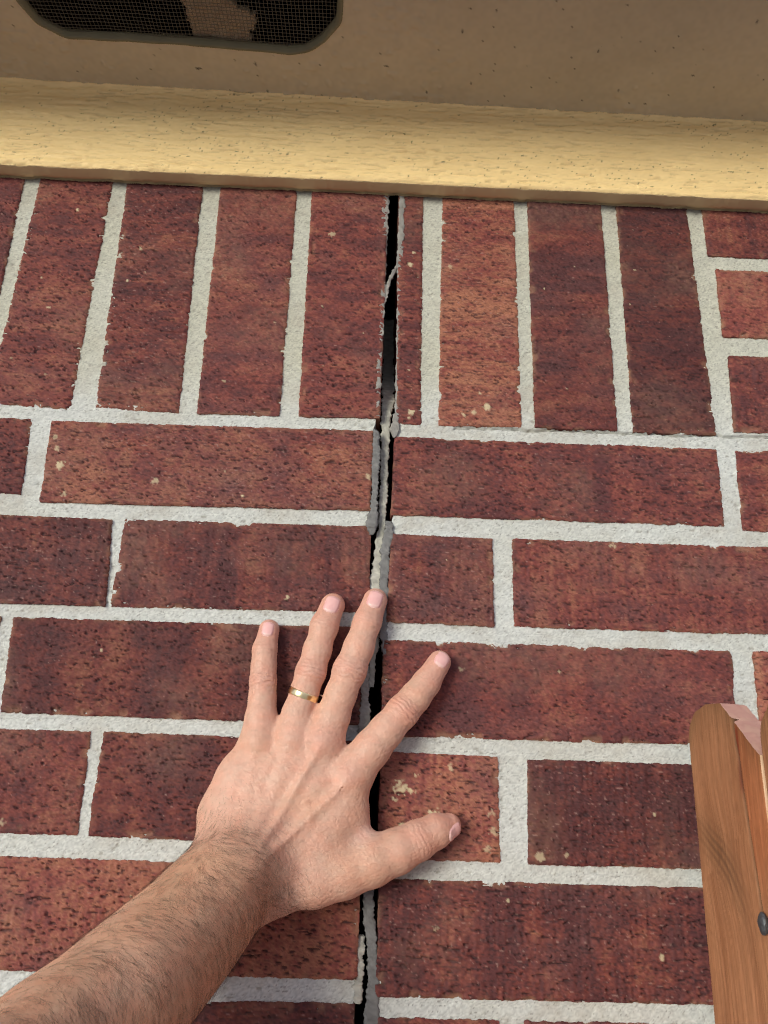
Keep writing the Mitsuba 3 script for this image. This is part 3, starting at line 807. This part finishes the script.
ARM = [[-73.4, 28, 1728.5, 34.0], [-85.0, 40, 1716.0, 35.8], [-97.3, 58, 1699.6, 38.4], [-109.6, 80, 1686.7, 40.3], [-121.0, 104, 1675.2, 41.5], [-139.2, 136, 1665.2, 38.1], [-153.0, 196, 1657.2, 34.9], [-183.0, 286, 1632.2, 46], [-218.0, 416, 1602.2, 50]]


def arr(js):
    a = np.asarray(js, float)
    return np.stack([a[:, 0], -a[:, 1], a[:, 2]], -1), a[:, 3]


def rcone(p, a, b, ra, rb):
    ba = b - a
    h = np.clip((p - a) @ ba / (ba @ ba), 0, 1)
    return np.sqrt(((p - a - h[:, None] * ba) ** 2).sum(1)) - (ra + (rb - ra) * h)


def smin(a, b, k):
    h = np.clip(.5 + .5 * (b - a) / k, 0, 1)
    return b * (1 - h) + a * h - k * h * (1 - h)


def chain(p, J, R, k):
    d = None
    for i in range(len(J) - 1):
        e = rcone(p, J[i], J[i + 1], R[i], R[i + 1])
        d = e if d is None else smin(d, e, k)
    return d


FING = ('little', 'ring', 'middle', 'index', 'thumb')
JR = {k: arr(v) for k, v in CH.items()}
AJ, AR = arr(ARM)
ax = AJ[4] - AJ[0]
ax /= np.linalg.norm(ax)
wd = np.array([.70, -.05, .72])
wd -= ax * (wd @ ax)
wd /= np.linalg.norm(wd)
nn = np.cross(ax, wd)
BASIS = np.stack([ax, wd, nn], 1)
ASC = np.array([1, 1, 1.30])
PALM_S = np.array([1, 1.42, 1])


def culled(p, J, R, fn, pad):
    """fn on the points near the chain only; elsewhere a distance that is large enough"""
    lo_, hi_ = (J - R[:, None]).min(0) - pad, (J + R[:, None]).max(0) + pad
    i = np.where(((p > lo_) & (p < hi_)).all(1))[0]
    out = np.full(len(p), float(pad))
    if len(i):
        out[i] = np.minimum(fn(p[i]), pad)
    return out


WEB = np.array([[-18, -17, 1762.], [-2, -19, 1742.]])


def sdf(p):
    fing = np.full(len(p), 24.0)
    for k in FING:
        J, R = JR[k]
        fing = smin(fing, culled(p, J, R, lambda x: chain(x, J, R, 4.0), 24.0), 3.2)
    palm = np.full(len(p), 34.0)
    for k in ('metacarpal_little', 'metacarpal_ring', 'metacarpal_middle', 'metacarpal_index'):
        J, R = JR[k]
        palm = smin(palm, culled(p, J, R, lambda x: chain(x * PALM_S, J * PALM_S, R, 8.0) / 1.15, 34.0), 9.0)
    # web of the thumb
    web = culled(p, WEB, np.array([17, 9.]), lambda x: rcone(x * np.array([1, 1.7, 1]), WEB[0] * [1, 1.7, 1], WEB[1] * [1, 1.7, 1], 17, 9) / 1.3, 34.0)
    palm = smin(palm, web, 10)
    arm = culled(p, AJ, AR, lambda x: chain((x @ BASIS) * ASC, (AJ @ BASIS) * ASC, AR, 14.0) / 1.1, 34.0)
    palm = smin(palm, arm, 16.0)
    return smin(fing, palm, 7.0)


def surface_nets(lo, hi, step):
    n = np.ceil((hi - lo) / step).astype(int) + 1
    axes = [lo[i] + step * np.arange(n[i]) for i in range(3)]
    D = np.empty(n, np.float32)
    for i in range(0, n[0], 12):
        g = np.stack(np.meshgrid(axes[0][i:i + 12], axes[1], axes[2], indexing='ij'), -1)
        D[i:i + 12] = sdf(g.reshape(-1, 3)).reshape(g.shape[:3])
    S = D < 0
    c = np.zeros(np.array(n) - 1, np.uint8)
    for a in np.ndindex(2, 2, 2):
        c += S[a[0]:n[0] - 1 + a[0], a[1]:n[1] - 1 + a[1], a[2]:n[2] - 1 + a[2]]
    act = (c > 0) & (c < 8)
    vid = -np.ones(act.shape, int)
    cells = np.argwhere(act)
    vid[act] = np.arange(len(cells))
    acc, cnt = np.zeros((len(cells), 3)), np.zeros(len(cells))
    offs = np.array(list(np.ndindex(2, 2, 2)))
    for a in offs:
        for k in range(3):
            if a[k] == 0:
                b = a.copy(); b[k] = 1
                da, db = D[tuple((cells + a).T)], D[tuple((cells + b).T)]
                x = (da < 0) != (db < 0)
                t = np.where(x, da / np.where(x, da - db, 1), 0)
                acc[x] += (a + (b - a) * t[:, None])[x]
                cnt[x] += 1
    V = lo + step * (cells + acc / cnt[:, None])
    quads = []
    for k in range(3):
        o1, o2 = [(1, 2), (2, 0), (0, 1)][k]
        A = S.copy()
        sl0 = [slice(None)] * 3; sl1 = [slice(None)] * 3
        sl0[k], sl1[k] = slice(0, n[k] - 1), slice(1, n[k])
        e = A[tuple(sl0)] != A[tuple(sl1)]
        ins = A[tuple(sl0)]
        pos = np.argwhere(e)
        pos = pos[(pos[:, o1] > 0) & (pos[:, o2] > 0) & (pos[:, o1] < n[o1] - 1) & (pos[:, o2] < n[o2] - 1)]
        flip = ~ins[tuple(pos.T)]
        d1, d2 = np.zeros(3, int), np.zeros(3, int)
        d1[o1], d2[o2] = 1, 1
        q = np.stack([vid[tuple((pos - d1 - d2).T)], vid[tuple((pos - d2).T)], vid[tuple(pos.T)], vid[tuple((pos - d1).T)]], -1)
        q[flip] = q[flip][:, ::-1]
        quads.append(q)
    q = np.vstack(quads)
    return V, np.vstack([q[:, [0, 1, 2]], q[:, [0, 2, 3]]])


def grad(p, e=.25):
    k = np.array([[1, -1, -1], [-1, -1, 1], [-1, 1, -1], [1, 1, 1]], float)
    g = sum(o * sdf(p + o * e)[:, None] for o in k)
    return g / np.maximum(np.linalg.norm(g, axis=1, keepdims=True), 1e-9)


allp = np.vstack([JR[k][0] for k in JR] + [AJ])
lo, hi = allp.min(0) - 45, allp.max(0) + 45
hi[1] = min(hi[1], 30)
V, f = surface_nets(lo, hi, 2.6)
hand = trimesh.Trimesh(V, f, process=False)
edges = np.vstack([f[:, [0, 1]], f[:, [1, 2]], f[:, [2, 0]]])
for _ in range(2):
    cnt = np.bincount(edges.ravel(), minlength=len(V))[:, None]
    avg = sum(np.stack([np.bincount(edges[:, a], V[edges[:, b], k], minlength=len(V)) for k in range(3)], -1) for a, b in ((0, 1), (1, 0))) / np.maximum(cnt, 1)
    V = V + .5 * (avg - V)
hand = trimesh.Trimesh(V, f, process=False)
for lev in range(3):
    V = hand.vertices.copy()
    for it in range(2):
        V = V - np.clip(sdf(V), -1.2, 1.2)[:, None] * grad(V)
    hand = trimesh.Trimesh(V, hand.faces, process=False)
    if lev < 2:
        c = hand.triangles_center
        vis = (c[:, 2] > 1600) & (c[:, 1] > -260)
        v2, f2 = trimesh.remesh.subdivide(hand.vertices, hand.faces, face_index=np.where(vis)[0]) if not vis.all() else trimesh.remesh.subdivide(hand.vertices, hand.faces)
        hand = trimesh.Trimesh(v2, f2, process=False)
hand.merge_vertices()
if hand.volume < 0:
    hand.invert()
V = hand.vertices.copy()
nrm = np.array(hand.vertex_normals)
dors = sstep(.0, -.5, nrm[:, 1])
disp = np.zeros(len(V))
red = np.zeros(len(V))
crease = np.zeros(len(V))


def seg2(p, a, b):
    """distance in the x-z plane to a segment, and the parameter along it"""
    a, b = np.array(a, float), np.array(b, float)
    ba = b - a
    t = np.clip(((p[:, [0, 2]] - a) @ ba) / (ba @ ba), 0, 1)
    d = p[:, [0, 2]] - a - t[:, None] * ba
    side = (ba[0] * d[:, 1] - ba[1] * d[:, 0]) / np.linalg.norm(ba)
    return side, t


near_f = {}
for k in FING:
    J, R = JR[k]
    mine = np.min([rcone(V, J[i], J[i + 1], R[i], R[i + 1]) for i in range(5)], axis=0)
    near_f[k] = mine < 1.5
    joints = ((1, .5, 5.0), (3, 1.05, 8.0)) if k != 'thumb' else ((2, .6, 8.0),)
    for ji, amp, L in joints:
        a = J[ji - 1] - J[ji + 1]
        a /= np.linalg.norm(a)
        rel = V - J[ji]
        s = rel @ a
        tt = np.linalg.norm(np.cross(rel, a) * [1, .0, 1], axis=1)
        nearj = (np.abs(s) < 22) & near_f[k]
        wv = N(np.stack([V[:, 0] * .25, V[:, 1] * .2, V[:, 2] * .25], -1), 3)
        env = np.exp(-(s / L) ** 2) * nearj * dors
        crs = np.abs(np.sin(np.pi * s / 2.9 + 3.0 * wv))
        disp += env * amp * (.55 - .55 * np.exp(-(crs / .33) ** 2))
        red += env * .6 * amp
        crease += env * np.exp(-(crs / .33) ** 2)
    tip = J[0]
    red += .9 * np.exp(-(np.linalg.norm(V - tip, axis=1) / 15) ** 2)
for k, amp in (('little', .9), ('ring', .8), ('middle', 1.0), ('index', 1.1)):
    J, R = JR[k]
    m = J[-1]
    d = np.linalg.norm((V - m) * [1, 0, 1], axis=1)
    disp += amp * np.exp(-(d / 8.5) ** 2) * dors
    red += .55 * np.exp(-(d / 9) ** 2) * dors * (1.0 if k in ('middle', 'index') else .4)
# extensor tendons and the hollows beside them
TEND = [((-27.8, 1803), (-62, 1738), 1.25, 2.6), ((-9.1, 1782), (-60, 1734), 1.35, 2.8), ((-47, 1803), (-66, 1740), .35, 3.4), ((-69, 1800), (-74, 1742), .3, 3.4)]
for a, b, amp, w in TEND:
    sd, t = seg2(V, a, b)
    prof_t = np.minimum(1, np.minimum(t * 6, (1 - t) * 3.5))
    wob = (N(np.stack([t * 6, t * 0, t * 0 + amp], -1)) - .5) * 2
    disp += dors * amp * prof_t * (np.exp(-((sd - wob) / w) ** 2) - .55 * np.exp(-((sd - wob + 5.0) / 3.4) ** 2) - .35 * np.exp(-((sd - wob - 6) / 4) ** 2)) * (t > 0) * (t < 1)
# veins
for pts in ([(-58, 1795), (-66, 1778), (-62, 1762), (-74, 1748)], [(-36, 1770), (-30, 1757), (-40, 1744)]):
    for a, b in zip(pts[:-1], pts[1:]):
        sd, t = seg2(V, a, b)
        disp += dors * .35 * np.exp(-(sd / 2.2) ** 2) * sstep(0, .08, t) * sstep(1, .92, t)
# hollow at the thumb side of the wrist and crease lines of the bent wrist
for (cx, cz), amp, w in (((-40, 1737), -1.6, 12), ((-52, 1724), -1.2, 10), ((-4, 1752), -1.0, 8)):
    disp += dors * amp * np.exp(-(((V[:, 0] - cx) / w) ** 2 + ((V[:, 2] - cz) / (w * .7)) ** 2))
sd, t = seg2(V, (-86, 1742), (-52, 1716))
disp -= dors * .25 * np.exp(-(sd / 1.0) ** 2) * sstep(0, .2, t) * sstep(1, .8, t) + dors * .15 * np.exp(-((sd + 5) / 1.0) ** 2) * sstep(0, .2, t) * sstep(1, .8, t)
disp += (F(V * .09, 3, 4) - .5) * .4 + (N(V * .45, 9) - .5) * .10
# fine lines across the back of the hand
handw = sstep(26, 2, (V - np.array([-66, -30, 1738])) @ ax)
cr = np.abs(N(np.stack([V[:, 0] * .30 + V[:, 2] * .12, V[:, 1] * .3, V[:, 2] * .55 - V[:, 0] * .2], -1), 21) - .5)
disp -= .18 * np.exp(-(cr / .06) ** 2) * dors * (.15 + .85 * handw)
cr = np.abs(N(np.stack([V[:, 0] * .50 - V[:, 2] * .25, V[:, 1] * .3, V[:, 2] * .22 + V[:, 0] * .25], -1), 22) - .5)
disp -= .14 * np.exp(-(cr / .06) ** 2) * dors * (.15 + .85 * handw)
Vd = V + nrm * disp[:, None]

# nails: grid patches lying on the finger ends
NAILS = {'little': (-.6, 4.5, 5.3), 'ring': (-1.0, 5.7, 6.4), 'middle': (-.9, 5.7, 6.6), 'index': (-.3, 5.2, 6.0), 'thumb': (-.5, 5.0, 6.0)}
nail_meshes = {}
for k, (shift, hw, hl) in NAILS.items():
    J, R = JR[k]
    a = J[0] - J[1]
    axv = a / np.linalg.norm(a)
    face = np.array([0, -1.0, 0]) if k != 'thumb' else np.array([.42, -.75, -.42])
    if k == 'index':
        face = np.array([.22, -1.0, .15])
    face = face / np.linalg.norm(face)
    axv = axv - face * (axv @ face) * .9
    axv /= np.linalg.norm(axv)
    pv = np.cross(axv, face)
    pv /= np.linalg.norm(pv)
    nu, nv = 29, 33
    s, t = np.meshgrid(np.linspace(-1, 1, nu), np.linspace(-1, 1, nv))
    # square to rounded shape
    ss = s * np.sqrt(1 - .32 * t * t)
    ts = t * np.sqrt(1 - .42 * s * s)
    base = J[0] + axv * shift
    o = base + (pv * (ss * hw)[..., None] + axv * (ts * hl)[..., None]).reshape(nv, nu, 3) + face * 25
    o = o.reshape(-1, 3)
    dist = np.zeros(len(o))
    for _ in range(40):
        dist += np.clip(sdf(o - face * dist[:, None]), -2, 6) * .9
    dist = np.minimum(dist, 25 + R[0] * .55)
    pt = o - face * dist[:, None]
    rr_ = np.maximum(np.abs(s), np.abs(t)).ravel()
    lift = .75 * (1 - sstep(.72, 1.0, rr_)) - .25 * sstep(.8, 1.0, rr_)
    tipw = sstep(.55, .95, t.ravel())
    lift = lift + .35 * tipw
    pt = pt + face * lift[:, None]
    colr = lerp((.66, .335, .31), (.72, .41, .375), F(pt * .3, 2))
    lun = sstep(-.45, -.75, t.ravel()) * sstep(.9, .4, np.abs(s.ravel()))
    colr = lerp(colr, np.array([.72, .52, .45]), .45 * lun + .4 * sstep(.86, .96, t.ravel()))
    nail_meshes[k] = (pt / 1000, grid_faces(nu, nv), colr)
    dn = np.linalg.norm(V - base, axis=1)
    red += .3 * np.exp(-(dn / 8) ** 2)

# skin colours
wrist_t = np.clip(((V - np.array([-66, -30, 1738])) @ ax) / 45, 0, 1)
p = V
skin = lerp((.565, .312, .225), (.54, .290, .180), np.clip(wrist_t * .9 + 1.1 * (F(p * .03, 3, 11) - .5), 0, 1))
skin = skin * (.90 + .20 * F(p * .35, 3, 12))[:, None]
skin = lerp(skin, np.array([.56, .24, .185]), np.clip(red * .62, 0, .75))
skin = lerp(skin, np.array([.30, .13, .085]), np.clip(0.16 * crease, 0, .3))
pal = sstep(-.1, .5, nrm[:, 1])
skin = lerp(skin, np.array([.62, .34, .27]), .6 * pal)
webw = np.exp(-(np.linalg.norm(p - np.array([0, -20, 1748.]), axis=1) / 9) ** 2)
skin = lerp(skin, np.array([.66, .42, .36]), .7 * webw)
fr = sstep(.84, .90, N(p * .30, 15))
skin = skin * (1 - .10 * fr[:, None])
mt = F(p * .16, 3, 31) - .5
skin = skin * (1 + np.stack([.10 * mt, -.16 * mt, -.22 * mt], -1))
pore = sstep(.70, .85, N(p * 1.1, 33))
skin = skin * (1 - -.0 + .09 * pore * dors)[:, None]
mole = np.exp(-(np.linalg.norm((p - np.array([-21, -30, 1759.])) * [1, .2, 1], axis=1) / 1.0) ** 2)
skin = lerp(skin, np.array([.16, .07, .045]), .8 * np.clip(mole, 0, 1))
put('person', (Vd / 1000, np.array(hand.faces)), 'mat_skin', smooth=True, color=np.clip(skin, .02, .9),
    label='bare left forearm and hand pressed on the brick wall, fingers spread across the joint', category='person')
for k in NAILS:
    a, b, c = nail_meshes[k]
    put('person__fingernail', (a, b), 'mat_nail', smooth=True, color=c)

# hairs on the forearm, wrist and faintly on the back of the hand
areaw = hand.area_faces.copy()
cen = hand.triangles_center
fn = hand.face_normals
along = (cen - np.array([-66, -30, 1738])) @ ax
dens = sstep(-14, 22, along) * 1.0 + .06 * sstep(-60, -14, along) * sstep(1795, 1770, cen[:, 2]) * (cen[:, 0] < -25)
dens *= sstep(.15, -.45, fn[:, 1]) * (cen[:, 1] > -235) * (.35 + .9 * F(cen * .06, 2, 3))
pw = areaw * dens
pw /= pw.sum()
rh = np.random.default_rng(11)
NH = 7000
pick = rh.choice(len(pw), NH, p=pw)
tri = np.array(hand.triangles)[pick]
w = rh.dirichlet([1, 1, 1], NH)
root = (tri * w[..., None]).sum(1)
hn = fn[pick]
flow = np.array([.62, 0, -.78]) + .25 * ax
ang = (F(root * .03, 2, 8) - .5) * 2.2 + rh.normal(0, .28, NH)
fl = np.tile(flow, (NH, 1))
fl = np.stack([fl[:, 0] * np.cos(ang) - fl[:, 2] * np.sin(ang), fl[:, 1], fl[:, 0] * np.sin(ang) + fl[:, 2] * np.cos(ang)], -1)
fl -= hn * (fl * hn).sum(1, keepdims=True)
fl /= np.linalg.norm(fl, axis=1, keepdims=True)
on_hand = sstep(0, -16, along[pick])
ln = rh.uniform(5, 14, NH) * (1 - .55 * on_hand)
rad = rh.uniform(.028, .05, NH) * (1 - .35 * on_hand)
side = np.cross(fl, hn)
curl = rh.normal(0, .22, NH)
M = 6
HV, HF = [], []
ts = np.linspace(0, 1, M)
for i, t in enumerate(ts):
    c = root + fl * (ln * t)[:, None] + hn * (ln * (.26 * t - .16 * t * t))[:, None] + side * (curl * ln * t * t)[:, None]
    r_ = rad * (1 - .75 * t)
    for a in (0, 2.094, 4.189):
        HV.append(c + (side * math.cos(a) + hn * math.sin(a)) * r_[:, None])
HV = np.array(HV).transpose(1, 0, 2).reshape(-1, 3)
b0 = np.arange(NH)[:, None] * (M * 3)
for i in range(M - 1):
    for a in range(3):
        p0, p1, p2, p3_ = i * 3 + a, i * 3 + (a + 1) % 3, (i + 1) * 3 + (a + 1) % 3, (i + 1) * 3 + a
        HF.append(b0 + [p0, p1, p2])
        HF.append(b0 + [p0, p2, p3_])
put('person__hair', (HV / 1000, np.vstack(HF)), 'mat_hair', smooth=True, kind='stuff', label='fine dark arm hair')

# gold ring on the ring finger
J, R = JR['ring']
c0 = J[4] * .92 + J[5] * .08
axr = J[3] - J[5]
axr /= np.linalg.norm(axr)
axr = axr + np.array([.10, -.20, 0])
axr /= np.linalg.norm(axr)
e1 = np.cross(axr, [0, 1, 0]); e1 /= np.linalg.norm(e1)
e2 = np.cross(axr, e1)
m, n = 14, 120
A, B = np.meshgrid(np.linspace(0, 2 * np.pi, n, endpoint=False), np.linspace(0, 2 * np.pi, m, endpoint=False), indexing='ij')
Rr = R[4] * 1.08
rad_ = Rr + np.sign(np.cos(B)) * np.abs(np.cos(B)) ** .8 * .75
hh = np.sign(np.sin(B)) * np.abs(np.sin(B)) ** .6 * 2.3
pos = c0 + (e1 * (np.cos(A) * rad_)[..., None] + e2 * (np.sin(A) * rad_)[..., None] + axr * hh[..., None])
i = np.arange(n * m).reshape(n, m)
ir = np.roll(i, -1, 0)
q = np.stack([i, ir, np.roll(ir, -1, 1), np.roll(i, -1, 1)], -1).reshape(-1, 4)
put('gold_ring', (pos.reshape(-1, 3) / 1000, q), 'mat_gold', smooth=True, label='plain narrow gold ring worn on the ring finger of the hand', category='ring')
